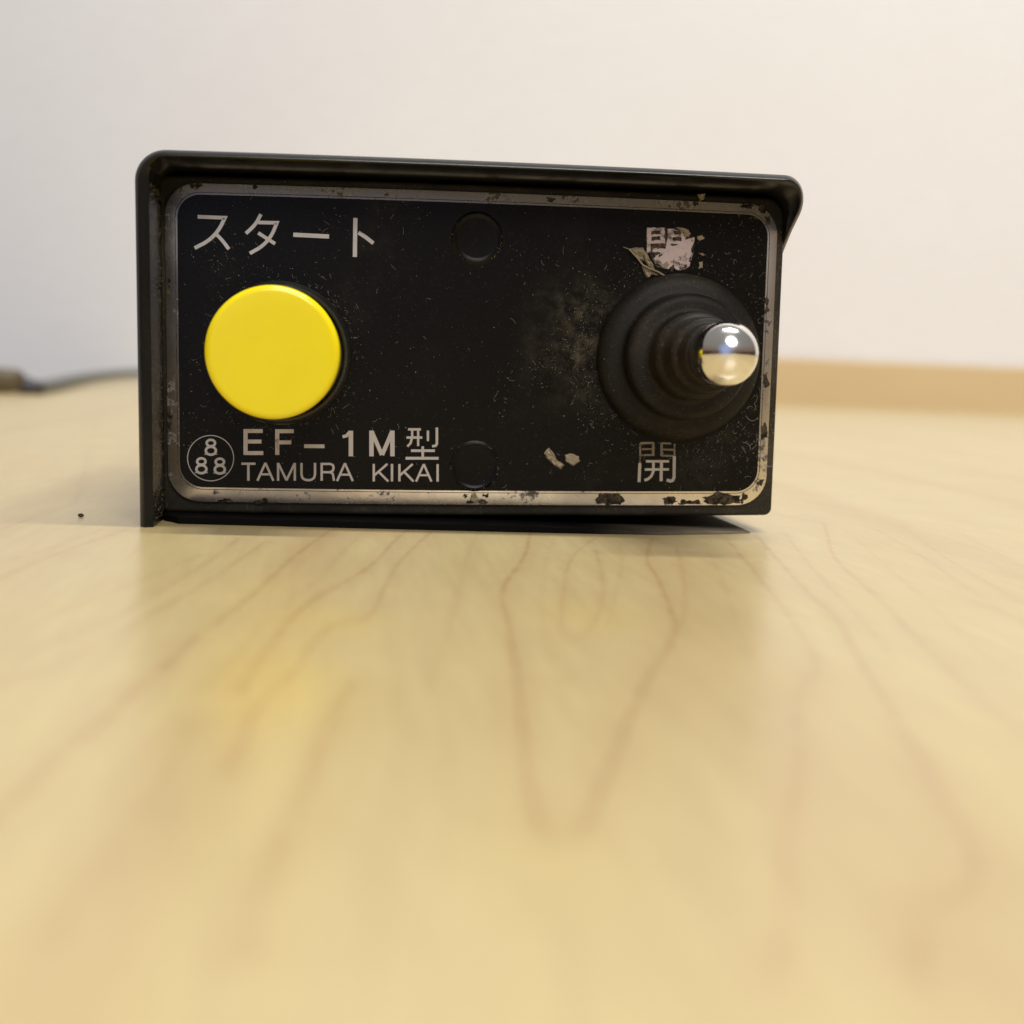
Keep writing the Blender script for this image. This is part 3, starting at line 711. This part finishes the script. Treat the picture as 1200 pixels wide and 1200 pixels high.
while cnt < 260:
    x = rnd.uniform(-34, 34.5); z = rnd.uniform(1.2, 35)
    if face_ok(x, z) and rnd.random() < density(x, z): hair(x, z, 0.13, 0.25+0.9*rnd.random()**2.5, 0.012, 0.32); cnt += 1
for _ in range(20):      # tangle beside the boot, lower right
    x, z = on_face(rnd.gauss(874, 12), rnd.gauss(492, 30)); 
    if face_ok(x, z): hair(x, z, 0.15, 0.8+1.6*rnd.random(), 0.016, 0.5)
for _ in range(36):      # fuzz where the button sits in its collar
    a_ = rnd.uniform(-1.2, 1.4); rr_ = rnd.uniform(8.1, 9.0); hair(bx_+rr_*math.cos(a_), bz_+rr_*math.sin(a_), 0.13, 0.5, 0.013, .6)
for _ in range(700):     # bezel and inside of the hood wall
    s_ = rnd.random()
    if s_ < .35: x, z = rnd.uniform(-36.4, -35.8), rnd.uniform(-1, 36)
    elif s_ < .65: x, z = rnd.uniform(35.8, 36.5), rnd.uniform(-.8, 35)
    elif s_ < .9: x, z = rnd.uniform(-36, 36), rnd.uniform(-.9, -.2)
    else: x, z = rnd.uniform(-36, 36), rnd.uniform(36.3, 36.7)
    speck(x, z, -0.36, 0.02+0.05*rnd.random()**3)
for cx, cy in ((559, 279), (556, 546)):      # grime caught round the pressed rings
    x0_, z0_ = on_face(cx, cy)
    for _ in range(170):
        a_ = rnd.gauss(-1.2, 1.3); r_ = 2.72 + rnd.gauss(0.05, 0.10); speck(x0_+r_*math.cos(a_), z0_+r_*math.sin(a_), 0.24, 0.02+0.045*rnd.random()**3)
o = mesh('dust', V, Fc, M['dust'], box, smooth=False); o['kind'] = 'stuff'
V, Fc = [], []
for _ in range(2400):    # inner face of the hood's left wall
    d_ = rnd.uniform(0.2, 7.6); z = rnd.uniform(-1.5, 35); r = 0.03+0.09*rnd.random()**3; x = xl+1.555; b = len(V)
    for i in range(4): V.append((x, -d_+r*math.cos(1.57*i), z+r*math.sin(1.57*i)))
    V.append((x+r*.7, -d_, z))
    for i in range(4): Fc.append((b+i, b+(i+1) % 4, b+4))
o = mesh('inner_wall_dust', V, Fc, M['brown_dust'], box, smooth=False); o['kind'] = 'stuff'
V, Fc = [], []
for k in range(260):     # dust caught on the boot's ledges
    a_ = rnd.random()*6.28; r_, d_ = rnd.choice(((8.6, 2.0), (9.3, 1.65), (6.6, 5.4), (5.9, 5.42), (9.0, 1.85)))
    r_ += rnd.uniform(-.25, .25); ex, ez = lean(d_); speck(lx+ex+r_*math.cos(a_), lz+ez+r_*math.sin(a_), d_, 0.02+0.04*rnd.random()**3)
o = mesh('boot_dust', V, Fc, M['dust'], lever, smooth=False); o['kind'] = 'stuff'

# a crumb on the table beside the box
cp_ = on_table(95, 606)
V, Fc = [], []
rr_ = random.Random(3)
for i in range(5):
    th = math.pi*(i+0.5)/5
    for k in range(8):
        a_ = 2*math.pi*k/8; r_ = 0.34*(1+rr_.uniform(-.25, .25)); V.append((r_*math.sin(th)*math.cos(a_), r_*math.sin(th)*math.sin(a_), 0.22+0.22*math.cos(th)))
for i in range(4):
    for k in range(8): Fc.append((i*8+k, (i+1)*8+k, (i+1)*8+(k+1) % 8, i*8+(k+1) % 8))
Fc += [tuple(range(8)), tuple(reversed(range(32, 40)))]
o = mesh('crumb', V, Fc, M['grime']); o.location = (cp_[0]*S, cp_[1]*S, 0)
tag(o, 'tiny dark crumb lying on the pale wood just left of the box', 'crumb')
